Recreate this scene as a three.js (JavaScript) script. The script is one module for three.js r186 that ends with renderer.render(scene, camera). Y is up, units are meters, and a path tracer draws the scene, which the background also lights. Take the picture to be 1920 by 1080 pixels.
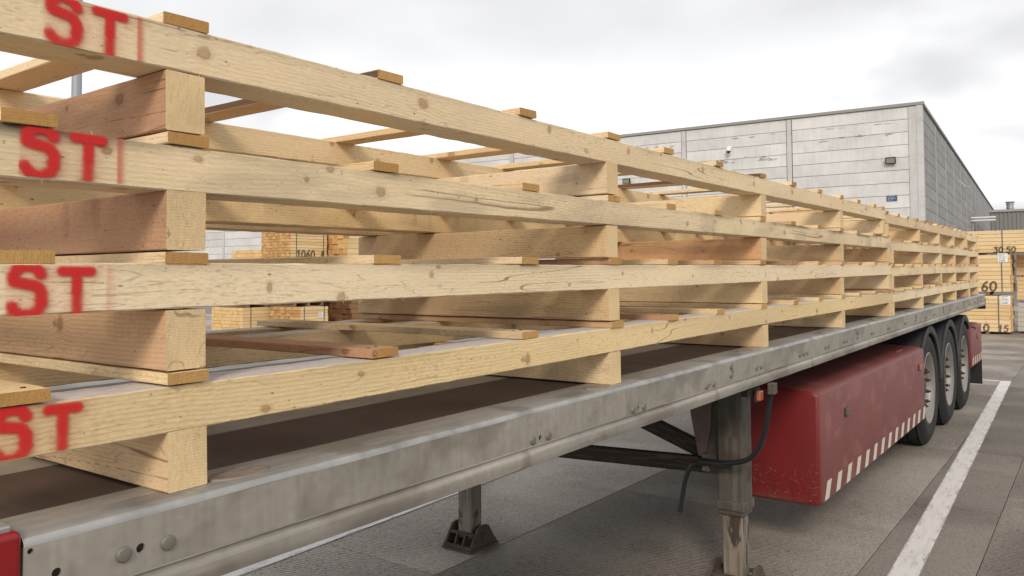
import * as THREE from 'three';
import { mergeGeometries, toCreasedNormals } from 'three/addons/utils/BufferGeometryUtils.js';
import { RoundedBoxGeometry } from 'three/addons/geometries/RoundedBoxGeometry.js';

// ------------------------------------------------------------------ camera, sky, sun, exposure
const scene = new THREE.Scene();
const camera = new THREE.PerspectiveCamera(39.54, 16 / 9, 0.05, 2000);
camera.rotation.order = 'YXZ';
camera.position.set(0, 1.565, 0);
camera.rotation.set(2.03 * Math.PI / 180, 36.178 * Math.PI / 180, -0.3275 * Math.PI / 180);
camera.setViewOffset(1920, 1080, 0, 76, 1920, 1080);       // the photograph is cropped from a taller frame
scene.add(camera);

const renderer = new THREE.WebGLRenderer({ antialias: true });
renderer.setSize(1024, 576);
renderer.toneMapping = THREE.LinearToneMapping;
renderer.toneMappingExposure = 1.38;
renderer.shadowMap.enabled = true;

const SKY_GAIN = 1.0;
const sun = new THREE.DirectionalLight(0xffefdc, 1.5);
sun.position.set(12, 17, 18);
sun.target.position.set(-2, 0, -6);
sun.castShadow = true; sun.shadow.radius = 30; sun.shadow.mapSize.set(2048, 2048);
Object.assign(sun.shadow.camera, { left: -30, right: 30, top: 30, bottom: -30, near: 1, far: 120 });
scene.add(sun, sun.target);

// ------------------------------------------------------------------ random numbers and noise
function rngOf(seed) { let s = seed >>> 0; return () => { s = (s + 0x6d2b79f5) | 0; let t = Math.imul(s ^ (s >>> 15), 1 | s); t = (t + Math.imul(t ^ (t >>> 7), 61 | t)) ^ t; return ((t ^ (t >>> 14)) >>> 0) / 4294967296; }; }
const LAT = new Float32Array(65536); { const r = rngOf(77); for (let i = 0; i < 65536; i++) LAT[i] = r(); }
const lat = (x, y) => LAT[((x * 73 + y * 7919) ^ (y << 5)) & 65535];
function vn(x, y, px = 0) {                                 // value noise 0..1, period px lattice cells along x
  let xi = Math.floor(x), yi = Math.floor(y), fx = x - xi, fy = y - yi;
  fx = fx * fx * (3 - 2 * fx); fy = fy * fy * (3 - 2 * fy);
  let x1 = xi + 1; if (px) { xi = ((xi % px) + px) % px; x1 = ((x1 % px) + px) % px; }
  const a = lat(xi, yi), b = lat(x1, yi), c = lat(xi, yi + 1), d = lat(x1, yi + 1);
  return a + (b - a) * fx + (c - a) * fy + (a - b - c + d) * fx * fy;
}
function fbm(x, y, n = 4, px = 0) { let s = 0, a = .5, t = 0; for (let i = 0; i < n; i++) { s += a * vn(x, y + i * 31, px); t += a; a *= .5; x *= 2; y *= 2; px *= 2; } return s / t; }
const clamp = (v, a = 0, b = 1) => Math.min(b, Math.max(a, v));
const sstep = (a, b, v) => { v = clamp((v - a) / (b - a)); return v * v * (3 - 2 * v); };
const enc = (v) => { v = clamp(v); return 255 * (v <= .0031308 ? v * 12.92 : 1.055 * Math.pow(v, 1 / 2.4) - .055); };

// ------------------------------------------------------------------ the overcast sky
{
  const W = 1024, Hh = 512, data = new Float32Array(W * Hh * 4);
  for (let j = 0; j < Hh; j++) {
    const el = (j + .5) / Hh * Math.PI - Math.PI / 2;       // row 0 is straight down
    for (let i = 0; i < W; i++) {
      const az = (i + .5) / W;
      const k = Math.max(el, 0.03), s = 1 / (Math.sin(k) + .22);
      const dx = Math.cos(az * 2 * Math.PI) * Math.cos(k) * s, dy = Math.sin(az * 2 * Math.PI) * Math.cos(k) * s;
      const n = fbm(dx * 1.9549 + 105.385, dy * 1.9549 + 135.057, 5), m = fbm(dx * 4.496 + 145.385, dy * 4.496 + 212.057, 4);
      const cloud = Math.max(sstep(.38, .68, n * .8 + m * .2), sstep(.19, .30, el) * (.48 + .5 * m));         // 1: thick grey cloud, 0: thin bright veil
      const base = .86 - .29 * cloud;
      let r = base, g = base * (1.0 + .004), b = base * (1.005 + .035 * cloud);
      if (el < 0) { r = g = b = .45; }
      const o = (j * W + i) * 4; data[o] = r * SKY_GAIN; data[o + 1] = g * SKY_GAIN; data[o + 2] = b * SKY_GAIN; data[o + 3] = 1;
    }
  }
  const sky = new THREE.DataTexture(data, W, Hh, THREE.RGBAFormat, THREE.FloatType);
  sky.mapping = THREE.EquirectangularReflectionMapping; sky.magFilter = THREE.LinearFilter; sky.minFilter = THREE.LinearFilter; sky.needsUpdate = true;
  scene.background = sky; scene.environment = sky;
}

// ------------------------------------------------------------------ helpers for things and parts
const taken = new Map();
function numbered(name) { const n = taken.get(name) || 0; taken.set(name, n + 1); return n ? `${name}_${String(n).padStart(3, '0')}` : name; }
function tag(o, label, category, group) { o.userData = { ...o.userData, label, category }; if (group) o.userData.group = group; return o; }
function thing(name, label, category, [x, y, z] = [0, 0, 0], group) { const o = new THREE.Group(); o.name = numbered(name); o.position.set(x, y, z); scene.add(o); return tag(o, label, category, group); }
function part(parent, name, geo, material, [x, y, z] = [0, 0, 0], label) {
  const m = new THREE.Mesh(geo, material); m.name = name; m.castShadow = m.receiveShadow = true; m.position.set(x, y, z);
  if (label) m.userData.label = label;
  parent.add(m); return m;
}
function structure(name, geo, material) { const m = new THREE.Mesh(geo, material); m.name = name; m.userData.kind = 'structure'; m.castShadow = m.receiveShadow = true; scene.add(m); return m; }
function tex(w, h, fill, { srgb = true, rx = 1, ry = 1 } = {}) {
  const data = new Uint8Array(w * h * 4); fill(data);
  const t = new THREE.DataTexture(data, w, h, THREE.RGBAFormat, THREE.UnsignedByteType);
  t.wrapS = t.wrapT = THREE.RepeatWrapping; t.magFilter = THREE.LinearFilter; t.minFilter = THREE.LinearMipmapLinearFilter; t.generateMipmaps = true;
  if (srgb) t.colorSpace = THREE.SRGBColorSpace; t.repeat.set(rx, ry); t.needsUpdate = true; return t;
}
const std = (o) => new THREE.MeshStandardMaterial(o);
const lin = (r, g, b) => new THREE.Color().setRGB(r, g, b);
const strip = (g) => { const n = g.index ? g.toNonIndexed() : g; for (const k of Object.keys(n.attributes)) if (!['position', 'normal', 'uv'].includes(k)) n.deleteAttribute(k); return n; };
const merge = (list) => mergeGeometries(list.map(strip), false);
const box = (w, h, d, x = 0, y = 0, z = 0) => new THREE.BoxGeometry(w, h, d).translate(x, y, z);
const rbox = (w, h, d, r = .005, x = 0, y = 0, z = 0) => new RoundedBoxGeometry(w, h, d, 2, r).translate(x, y, z);
function boxUV(geo, s = 1, ou = 0, ov = 0) {                  // uv in metres from position and dominant normal
  const g = strip(geo), p = g.attributes.position, n = g.attributes.normal, uv = new Float32Array(p.count * 2);
  for (let i = 0; i < p.count; i++) {
    const ax = Math.abs(n.getX(i)), ay = Math.abs(n.getY(i)), az = Math.abs(n.getZ(i));
    let u, v; if (ay >= ax && ay >= az) { u = p.getX(i); v = p.getZ(i); } else if (ax >= az) { u = p.getZ(i); v = p.getY(i); } else { u = p.getX(i); v = p.getY(i); }
    uv[2 * i] = u * s + ou; uv[2 * i + 1] = v * s + ov;
  }
  g.setAttribute('uv', new THREE.BufferAttribute(uv, 2)); return g;
}
const V = (x, y, z) => new THREE.Vector3(x, y, z);
function bar(a, b, w, h, r = 0) {                            // rectangular bar from a to b
  const L = a.distanceTo(b), g = r ? new RoundedBoxGeometry(w, h, L, 2, r) : new THREE.BoxGeometry(w, h, L), o = new THREE.Object3D();
  o.position.copy(a).lerp(b, .5); o.lookAt(b); o.updateMatrix(); return g.applyMatrix4(o.matrix);
}
function tube(points, r, seg = 40) { return new THREE.TubeGeometry(new THREE.CatmullRomCurve3(points, false, 'centripetal'), seg, r, 8, false); }

// ------------------------------------------------------------------ wood: one atlas of 2.8 m x 2.8 m (colour and relief)
const WS = 2.8;
const REG = { clean: [0.02, .96], worn: [1.02, 1.86], grey: [1.92, 2.28], end: [2.32, 2.78] };
const woodMap = {}, woodBump = {};
{
  const N = 2048, rnd = rngOf(5), px = WS / N;
  const knots = []; for (let i = 0; i < 105; i++) { const y = rnd() * 1.86, r = .005 + .009 * rnd() * rnd(); knots.push({ x: rnd() * WS, y, r, k: .75 + .9 * rnd(), d: rnd() }); }
  const cell = .14, grid = new Map();
  for (const k of knots) for (let a = -1; a <= 1; a++) for (let b = -1; b <= 1; b++) { const gx = ((Math.floor(k.x / cell) + a) + 20) % 20, gy = Math.floor(k.y / cell) + b, key = gx * 100 + gy; if (!grid.has(key)) grid.set(key, []); grid.get(key).push(k); }
  const specks = []; for (let i = 0; i < 4200; i++) { const y = rnd() * 1.9, worn = y > .98; if (!worn && rnd() < .55) continue; specks.push([rnd() * WS, y, .0008 + .0019 * rnd() * rnd(), 1 + 1.6 * rnd(), .25 + .6 * rnd()]); }
  const col = new Float32Array(N * N * 3), hgt = new Float32Array(N * N);
  for (let j = 0; j < N; j++) {
    const y = j * px;
    for (let i = 0; i < N; i++) {
      const x = i * px, o = j * N + i; let r, g, b, h = .5;
      const fine = vn(i * .085, j * 1.1, 174) - .5, fib = vn(i * .22, j * .62 + 500, 450) - .5, spk = lat(i, j) - .5;
      if (y < 1.9) {
        const worn = y > .985, cut = worn ? sstep(.985, 1.0, y) : 0;
        let warp = .055 * (fbm(x * (2 / WS) + 3, y * 2.2, 3, 2) - .5) + .010 * (vn(x * (10 / WS), y * 11, 10) - .5), kn = 0, rim = 0, kd = 0;
        const near = grid.get((Math.floor(x / cell) % 20) * 100 + Math.floor(y / cell));
        if (near) for (const k of near) {
          let dx = x - k.x; if (dx > WS / 2) dx -= WS; if (dx < -WS / 2) dx += WS; const dy = y - k.y, wob = 1 + .35 * (vn(x * 70, y * 70) - .5);
          const e = Math.hypot(dx / (k.k), dy) / (k.r * wob);
          warp += .010 * (k.r / .012) * Math.exp(-e * e * .16) * (dy > 0 ? 1 : -1) * (dy > 0 ? 1 : 1);
          if (e < 2.2) { const v = 1 - sstep(.72, 1.06, e); if (v > kn) { kn = v; kd = k.d; } rim = Math.max(rim, Math.exp(-Math.pow((e - .98) / .16, 2)) + .35 * Math.exp(-Math.pow((e - 1.3) / .5, 2))); }
        }
        const q = (y + warp) / .0082 + 2.2 * vn(x * (2 / WS) + 9, y * 3.1, 2), fr = q - Math.floor(q);
        const late = Math.pow(fr, 2.4) * (1 - sstep(.9, 1, fr)) * sstep(.25, .7, vn(x * (4 / WS) + 5, y * 9, 4)) ;
        const tone = vn(x * (5 / WS), y * 6 + 50, 5) - .5, t2 = vn(x * (14 / WS), y * 22 + 90, 14) - .5;
        let L = 1 + .10 * tone + .07 * t2 + .11 * fine + .09 * fib + .05 * spk - .24 * late;
        r = .83 * L; g = .70 * L * (1 - .05 * late); b = .49 * L * (1 - .20 * late - .08 * tone);
        h += .16 * fine + .16 * fib - .16 * late + .05 * spk;
        // torn grain: wavy dark hairlines in patches
        const rg = Math.abs(vn(x * 7 + 2 * vn(x * 5, y * 30), (y + warp * .8) * 125 + 7) - .5), patch = sstep(.50, .68, vn(x * (6 / WS) + 60, y * 12, 6));
        const hair = (1 - sstep(0, .045, rg)) * patch; L = 1 - .26 * hair; r *= L; g *= L * .97; b *= L * .93; h -= .32 * hair;
        const split = (1 - sstep(.002, .010, Math.abs(vn(x * 1.1 + 17, (y + warp * .5) * 34 + 3) - .5))) * sstep(.60, .70, vn(x * (5 / WS) + 200, y * 15 + 40, 5)); r *= 1 - .55 * split; g *= 1 - .6 * split; b *= 1 - .65 * split; h -= .4 * split;
        // saw fuzz
        const fz = sstep(.62, .80, vn(i * .16 + 40, j * .42, 0)) * sstep(.45, .62, vn(x * (8 / WS) + 80, y * 14 + 8, 8)); r *= 1 - .10 * fz; g *= 1 - .12 * fz; b *= 1 - .16 * fz; h += .10 * fz;
        if (kn > 0) { const kr = .5 + .5 * Math.sin(70 * Math.hypot(x * 18, y * 26)); const a = kn * (.55 + .35 * kd); r += (.40 + .04 * kr - r) * a; g += (.245 + .03 * kr - g) * a; b += (.12 + .02 * kr - b) * a; h += .1 * kn; }
        if (rim > 0) { const a = clamp(rim * .55); r *= 1 - .50 * a; g *= 1 - .58 * a; b *= 1 - .66 * a; h -= .12 * rim; }
        if (cut > 0) {                                       // mould, smears and grey weather
          const m = sstep(.55, .78, fbm(x * (9 / WS) + 21, y * 16, 4, 9)), st = sstep(.60, .85, vn(x * (70 / WS), y * 7 + 33, 70)) * sstep(.5, .75, vn(x * (8 / WS), y * 10 + 73, 8));
          const d = cut * clamp(.34 * m + .28 * st); r += (.27 - r) * d; g += (.245 - g) * d; b += (.19 - b) * d;
        }
      } else if (y < 2.3) {                                  // silver-grey weathered top faces
        const L = 1 + .35 * fine + .22 * fib + .22 * (fbm(x * (6 / WS), y * 30, 3, 6) - .5) + .05 * spk; r = .55 * L; g = .515 * L; b = .50 * L; h += .4 * fine + .3 * fib;
      } else {                                               // sawn end grain
        const cx = Math.floor(x / .2), cyy = .2 * ((cx * 37) % 5 - 2), ang = Math.hypot((x - cx * .2 - .1) * 1.0, y - 2.24 + cyy + .02 * (vn(x * 9, y * 9) - .5)), q = ang / .0046 + .5 * vn(x * 20, y * 20), fr = q - Math.floor(q);
        const sw = vn(i * .5, j * .12) - .5, late = Math.pow(fr, 2) * (1 - sstep(.88, 1, fr)), tone = fbm(x * 9, y * 9, 3) - .5;
        const crk = (1 - sstep(0, .016, Math.abs(vn(x * 16 + 3 * vn(x * 40, y * 40), y * 5 + 11) - .5))) * sstep(.5, .6, vn(x * 9, y * 9 + 60));
        const L = (1 + .14 * sw + .26 * tone + .12 * spk - .16 * late) * (1 - .5 * crk); r = .70 * L; g = .54 * L * (1 - .05 * late); b = .315 * L * (1 - .15 * late); h += .25 * sw + .2 * spk - .2 * late;
      }
      col[o * 3] = r; col[o * 3 + 1] = g; col[o * 3 + 2] = b; hgt[o] = h;
    }
  }
  for (const [sx, sy, sr, el, a] of specks) {
    const R = Math.ceil(sr * el / px) + 2, ci = Math.round(sx / px), cj = Math.round(sy / px);
    for (let dj = -R; dj <= R; dj++) for (let di = -R; di <= R; di++) {
      const jj = cj + dj; if (jj < 0 || jj >= N) continue; const ii = (ci + di + N) % N, e = Math.hypot(di * px / (sr * el), dj * px / sr), k = a * (1 - sstep(.5, 1.15, e)); if (k <= 0) continue;
      const o = jj * N + ii; col[o * 3] += (.10 - col[o * 3]) * k; col[o * 3 + 1] += (.065 - col[o * 3 + 1]) * k; col[o * 3 + 2] += (.045 - col[o * 3 + 2]) * k; hgt[o] -= .3 * k;
    }
  }
  woodMap.t = tex(N, N, (d) => { for (let o = 0; o < N * N; o++) { d[o * 4] = enc(col[o * 3]); d[o * 4 + 1] = enc(col[o * 3 + 1]); d[o * 4 + 2] = enc(col[o * 3 + 2]); d[o * 4 + 3] = 255; } });
  woodBump.t = tex(N, N, (d) => { for (let o = 0; o < N * N; o++) { const v = 255 * clamp(hgt[o]); d[o * 4] = d[o * 4 + 1] = d[o * 4 + 2] = v; d[o * 4 + 3] = 255; } }, { srgb: false });
}
const wood = (r = 1, g = 1, b = 1, bump = .0015) => std({ map: woodMap.t, bumpMap: woodBump.t, bumpScale: bump, roughness: .86, color: lin(r, g, b), vertexColors: true });
const WOOD = {
  pale: wood(.97, .95, .88), cream: wood(1.03, 1.03, 1.03), blond: wood(1.0, .985, .93), buff: wood(.92, .87, .80), honey: wood(.95, .87, .72), straw: wood(.97, .95, .93), ochre: wood(.93, .88, .74), pink: wood(.72, .585, .54), rose: wood(.60, .435, .40), tan: wood(.86, .77, .68), orange: wood(.90, .66, .52),  // pink and rose partly paint shade and wood bounce onto bearer sides
  end: wood(1.02, 1.0, .96), slatEnd: wood(.76, .58, .34), slatEndB: wood(.64, .46, .25), grey: wood(1, 1, 1), bark: wood(.16, .11, .09),
};

const FIBRE = std({ color: lin(.72, .58, .38), roughness: .9 });
// a sawn timber along x: chamfered section, edges slightly ragged; groups 0 sides, 1 ends, 2 top
function timber(L, h, w, { seg = .05, jit = .0007, reg = 'clean', top = null, rnd, ch = .0022, under = null, bow = 0, grime = 0, fm = 0 }) {
  const hy = h / 2, hz = w / 2, n = Math.max(2, Math.round(L / seg));
  const ring = [[-hy, hz - ch], [-hy + ch, hz], [hy * .42, hz], [hy - ch, hz], [hy, hz - ch], [hy, -hz + ch], [hy - ch, -hz], [-hy + ch, -hz], [-hy, -hz + ch]];   // [y, z], front face is +z
  const NK = 9, tint = Array.from({ length: NK }, () => []); const gp = rnd() * 90;
  for (let i = 0; i <= n; i++) { const x = L * i / n, m = grime * sstep(.38, .74, fbm(x * 3.1 + gp, gp, 4)), m2 = grime * .5 * sstep(.5, .8, vn(x * 1.7 + gp, 7.7)); for (let k = 0; k < NK; k++) tint[k].push(k === 3 || k === 4 ? 1 - .62 * m - .1 * grime : k === 2 ? 1 - .10 * m : k === 1 || k === 0 ? 1 - .3 * m2 : 1); }
  const jy = [], jz = [];
  for (let k = 0; k < 9; k++) { jy.push([]); jz.push([]); for (let i = 0; i <= n; i++) { jy[k].push((rnd() - .5) * 2 * jit); jz[k].push((rnd() - .5) * 2 * jit); } }
  const ph = rnd() * 6, bw = (x) => bow * Math.sin(x * 2.1 / Math.max(L, 1) * 3 + ph);
  const P = (k, i) => { const x = -L / 2 + L * i / n; return [x, ring[k][0] + jy[k][i] + bw(x), ring[k][1] + jz[k][i]]; };
  const pos = [], nrm = [], uv = [], clr = [], groups = [];
  const pick = (r, height) => { const [a, b] = REG[r]; return a + Math.max(0, (b - a - height)) * rnd(); };
  const offs = {}, u0 = rnd() * WS;
  const face = (k, k2, N, regName, key, mat) => {             // strip between ring corners k and k2
    const start = pos.length / 3;
    if (!(key in offs)) offs[key] = [pick(regName, Math.max(h, w)), rnd() * WS];
    const [v0, uo] = offs[key], along = (c) => Math.abs(N[0]) > .7 ? ring[c][1] + hz : ring[c][0] + hy;
    for (let i = 0; i < n; i++) {
      const A = P(k, i), B = P(k, i + 1), C = P(k2, i + 1), D = P(k2, i);
      for (const [p, c, q] of [[A, k, i], [B, k, i + 1], [C, k2, i + 1], [A, k, i], [C, k2, i + 1], [D, k2, i]]) { pos.push(...p); nrm.push(0, N[0], N[1]); const tv = key === 't' ? 1 : tint[c][q]; clr.push(tv, tv * (.985 + .015 * tv), tv * (.95 + .05 * tv)); uv.push((p[0] + uo) / WS, (v0 + along(c)) / WS); }
    }
    groups.push([start, pos.length / 3 - start, mat]);
  };
  const d = Math.SQRT1_2;
  face(1, 2, [0, 1], reg, 'f', fm); face(2, 3, [0, 1], reg, 'f', fm); face(3, 4, [d, d], reg, 'f', 0);
  face(4, 5, [1, 0], top || reg, 't', 2); face(5, 6, [d, -d], reg, 'b', 0);
  face(6, 7, [0, -1], reg, 'b', 0); face(7, 8, [-d, -d], reg, 'u', 0); face(8, 0, [-1, 0], under || reg, 'u', 0); face(0, 1, [-d, d], reg, 'f', 0);
  for (const s of [1, -1]) {
    const start = pos.length / 3, i = s > 0 ? n : 0, v0 = pick('end', h), uo = rnd() * WS;
    for (let k = 1; k < 8; k++) {
      const tri = s > 0 ? [0, k + 1, k] : [0, k, k + 1];
      for (const c of tri) { const p = P(c, i); pos.push(...p); nrm.push(s, 0, 0); clr.push(1, 1, 1); uv.push((ring[c][1] + uo) / WS, (v0 + ring[c][0] + hy) / WS); }
    }
    groups.push([start, pos.length / 3 - start, 1]);
  }
  const g = new THREE.BufferGeometry();
  g.setAttribute('position', new THREE.Float32BufferAttribute(pos, 3)); g.setAttribute('normal', new THREE.Float32BufferAttribute(nrm, 3)); g.setAttribute('uv', new THREE.Float32BufferAttribute(uv, 2)); g.setAttribute('color', new THREE.Float32BufferAttribute(clr, 3));
  for (const [s, c, m] of groups) g.addGroup(s, c, m);
  return g;
}

// ------------------------------------------------------------------ brush strokes (stencils, handwriting) as flat print with a soft edge
function print(strokes, w, h, pxPerM, { radius = .006, soft = .004, color = [.45, .012, .016], grain = .35, seed = 1 }) {
  const W = Math.round(w * pxPerM), Hh = Math.round(h * pxPerM), e = color.map(enc);
  const t = tex(W, Hh, (d) => {
    for (let j = 0; j < Hh; j++) for (let i = 0; i < W; i++) {
      const x = (i + .5) / pxPerM, y = (j + .5) / pxPerM; let a = 0;
      for (const s of strokes) {
        const R = s.r ?? radius, S = s.soft ?? soft; let best = 9;
        for (let k = 0; k + 1 < s.p.length; k++) { const [ax, ay] = s.p[k], [bx, by] = s.p[k + 1], vx = bx - ax, vy = by - ay, tt = clamp(((x - ax) * vx + (y - ay) * vy) / (vx * vx + vy * vy + 1e-12)); best = Math.min(best, Math.hypot(x - ax - vx * tt, y - ay - vy * tt)); }
        let v = (1 - sstep(R - S * .4, R + S, best)) * (s.a ?? 1) + .16 * (s.halo ?? 0) * Math.exp(-Math.pow(Math.max(0, best - R) / (S * 2.4), 2));
        if (s.fade) v *= x < s.fade[0] ? 1 - sstep(0, .003, s.fade[0] - x) : 1 - sstep(0, 1, (x - s.fade[0]) / s.fade[1]);
        a = Math.max(a, v);
      }
      a *= 1 - grain * Math.max(0, vn(i * .35 + seed * 9, j * .9) - .35) - .25 * grain * lat(i + seed, j);
      const o = (j * W + i) * 4; d[o] = e[0]; d[o + 1] = e[1]; d[o + 2] = e[2]; d[o + 3] = 255 * clamp(a);
    }
  });
  t.wrapS = t.wrapT = THREE.ClampToEdgeWrapping; return t;
}
const arc = (cx, cy, rx, ry, a0, a1, n = 14) => Array.from({ length: n + 1 }, (_, i) => { const a = (a0 + (a1 - a0) * i / n) * Math.PI / 180; return [cx + rx * Math.cos(a), cy + ry * Math.sin(a)]; });
const decalMat = (map, rough = .8) => std({ map, transparent: true, roughness: rough, depthWrite: false, polygonOffset: true, polygonOffsetFactor: -1 });

// ------------------------------------------------------------------ ground, slabs, markings
const BED0 = 1.207, SLOPE = .0075;                            // the parked trailer sits very slightly nose down
const bedY = (t) => BED0 + SLOPE * (t - 1.2);
const concrete = {};
{
  const N = 2048, S = 4.0, px = S / N;
  const col = new Float32Array(N * N), hg = new Float32Array(N * N), ca = Math.cos(.30), sa = Math.sin(.30);
  for (let j = 0; j < N; j++) for (let i = 0; i < N; i++) {
    const x = i * px, y = j * px, o = j * N + i;
    // brushed grooves (period fits the tile: 84 across, 26 along)
    const ph = (84 * 2 * y / S + 26 * 2 * x / S * 1.0) + 1.1 * (fbm(x * 2, y * 2, 3, 8) - .5) * 3, gr = Math.pow(.5 + .5 * Math.sin(ph * 2 * Math.PI), 1.4);
    const wear = sstep(.35, .75, vn(x * 1.5 + 4, y * 1.5, 6)), pit = sstep(.80, .9, vn(i * .31, j * .31 + 30, 0)), agg = lat(i, j) - .5, m = fbm(x * 1.25, y * 1.25, 5, 5) - .5, oil = sstep(.60, .74, fbm(x * 2 + 7, y * 2 + 3, 4, 8)), ag2 = vn(i * .5, j * .5) - .5, ag3 = vn(i * .2 + 9, j * .2) - .5;
    col[o] = .225 * (1.16 + .50 * m + .30 * agg + .34 * ag2 + .30 * ag3 - .62 * (1 - gr) * (.25 + .75 * wear) - .5 * pit - .14 * oil);
    hg[o] = .5 + .5 * (gr - .5) * (.35 + .65 * wear) + .16 * agg + .16 * ag2 - .4 * pit;
  }
  concrete.map = tex(N, N, (d) => { for (let o = 0; o < N * N; o++) { d[o * 4] = enc(col[o] * 1.05); d[o * 4 + 1] = enc(col[o] * .965); d[o * 4 + 2] = enc(col[o] * .86); d[o * 4 + 3] = 255; } });
  concrete.bump = tex(N, N, (d) => { for (let o = 0; o < N * N; o++) { d[o * 4] = d[o * 4 + 1] = d[o * 4 + 2] = 255 * clamp(hg[o]); d[o * 4 + 3] = 255; } }, { srgb: false });
}
const M = {};
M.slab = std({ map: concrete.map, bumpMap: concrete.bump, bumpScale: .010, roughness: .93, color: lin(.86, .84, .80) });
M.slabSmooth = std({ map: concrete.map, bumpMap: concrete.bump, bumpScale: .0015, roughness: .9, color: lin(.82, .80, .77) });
M.slabBayLit = std({ map: concrete.map, bumpMap: concrete.bump, bumpScale: .010, roughness: .93, color: lin(1.70, 1.66, 1.60) });  // raised tone paints in light reaching under the trailer from its far side
M.slabMidLit = std({ map: concrete.map, bumpMap: concrete.bump, bumpScale: .010, roughness: .93, color: lin(1.22, 1.19, 1.14) });  // middle step of the painted light between far bay slabs and open yard
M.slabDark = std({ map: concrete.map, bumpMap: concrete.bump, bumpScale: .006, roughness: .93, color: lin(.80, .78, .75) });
M.under = std({ color: lin(.10, .095, .085), roughness: 1 });
const ground = structure('ground', new THREE.PlaneGeometry(1600, 1600).rotateX(-Math.PI / 2).translate(0, -.012, 0), std({ color: lin(.21, .195, .175), roughness: 1 }));
{
  const rnd = rngOf(91), xs = [-31, -25, -19, -13, -8.6, -4.6, -2.85, -1.056, -.552, 3.4, 8, 13], zs = [6, 1.5, -3.2, -8.1, -13.0, -17.9, -22.8, -28, -36, -44];
  for (let a = 0; a + 1 < xs.length; a++) for (let b = 0; b + 1 < zs.length; b++) {
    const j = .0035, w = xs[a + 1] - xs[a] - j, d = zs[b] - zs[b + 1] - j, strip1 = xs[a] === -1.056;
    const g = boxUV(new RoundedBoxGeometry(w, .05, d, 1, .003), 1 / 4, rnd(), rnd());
    part(ground, 'concrete_slab', g, strip1 ? M.slabSmooth : xs[a] < -3.9 ? M.slabBayLit : xs[a] < -1.1 ? M.slabMidLit : (rnd() < .3 ? M.slabDark : M.slab), [(xs[a] + xs[a + 1]) / 2, -.025 + .0012 * (rnd() - .5), (zs[b] + zs[b + 1]) / 2]);
  }
  // painted bay lines: worn white paint
  const N = 1024, paint = tex(N, 256, (d) => { for (let j = 0; j < 256; j++) for (let i = 0; i < N; i++) { const m = fbm(i * .016, j * .03, 4), f = vn(i * .22, j * .22), s = lat(i, j), edge = Math.min(j, 255 - j) / 256; const wear = sstep(.60, .80, .55 * m + .35 * f + .1 * s + .45 * Math.exp(-edge * 26)); const v = .66 * (1 - .18 * (m - .5) - .08 * s); const o = (j * N + i) * 4; d[o] = enc(v); d[o + 1] = enc(v * .985); d[o + 2] = enc(v * .95); d[o + 3] = 255 * (1 - wear * .55); } });
  const pm = std({ map: paint, transparent: true, roughness: .75 });
  const line = (x0, t0, x1, t1, w) => { const L = Math.hypot(x1 - x0, t1 - t0), g = new THREE.PlaneGeometry(L, w, Math.ceil(L), 1).rotateX(-Math.PI / 2), uv = g.attributes.uv; for (let i = 0; i < uv.count; i++) uv.setX(i, uv.getX(i) * L / 1.6); const m = structure(numbered('parking_line'), g, pm); m.position.set((x0 + x1) / 2, .0052, -(t0 + t1) / 2); m.rotation.y = Math.atan2(t1 - t0, x1 - x0); return m; };
  line(-.765, 1.5, -1.12, 13.62, .14); line(-3.62, 0, -4.28, 13.62, .16); line(-1.20, 13.58, -4.2, 13.50, .13);
}

// ------------------------------------------------------------------ metals, plastics, paints
function blotch(N, base, amp, scale, extra) { return tex(N, N, (d) => { for (let j = 0; j < N; j++) for (let i = 0; i < N; i++) { const u = i / N, v = j / N; const m = fbm(u * scale, v * scale, 5, scale) - .5, c = base.map((b) => b * (1 + amp * m * 2)); if (extra) extra(c, u, v, i, j, m); const o = (j * N + i) * 4; d[o] = enc(c[0]); d[o + 1] = enc(c[1]); d[o + 2] = enc(c[2]); d[o + 3] = 255; } }); }
const galvMap = blotch(1024, [.35, .325, .28], .26, 7, (c, u, v, i, j) => {
  const sp = vn(i * .09, j * .09) - .5, st = vn(u * 160, v * 9 + 3, 160) - .5, sc = 1 - sstep(0, .03, Math.abs(vn(u * 11, v * 130 + 40, 11) - .5)), dirt = sstep(.55, .75, fbm(u * 9 + 3, v * 9, 4, 9));
  const k = 1 + .14 * sp + .16 * st + .10 * sc * sstep(.5, .7, vn(u * 8, v * 8 + 9, 8)); c[0] *= k; c[1] *= k; c[2] *= k; c[0] += (.165 - c[0]) * .5 * dirt; c[1] += (.14 - c[1]) * .5 * dirt; c[2] += (.11 - c[2]) * .5 * dirt;
});
const galvLong = blotch(1024, [.35, .325, .283], .24, 7, (c, u, v, i, j) => { const sp = vn(i * .09, j * .09) - .5, st = vn(u * 7, v * 150 + 3, 7) - .5, dirt = sstep(.52, .72, fbm(u * 9 + 3, v * 15, 4, 9)); const k = 1 + .12 * sp + .22 * st; c[0] *= k; c[1] *= k; c[2] *= k; c[0] += (.15 - c[0]) * .5 * dirt; c[1] += (.125 - c[1]) * .5 * dirt; c[2] += (.10 - c[2]) * .5 * dirt; });
M.galvLip = std({ map: galvLong, roughness: .55, metalness: .3 });
M.galv = std({ map: galvMap, roughness: .52, metalness: .35 });
M.galvTopLit = std({ map: galvLong, roughness: .45, metalness: .45, color: lin(1.08, 1.16, 1.28) });  // lighter cool tint paints the highlight along the rolled edge
M.bolt = std({ color: lin(.19, .175, .15), roughness: .6, metalness: .3 });
M.plate = std({ map: blotch(256, [.25, .205, .16], .5, 6), roughness: .7, metalness: .2 });
M.dark = std({ color: lin(.018, .017, .016), roughness: .85 });
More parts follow.
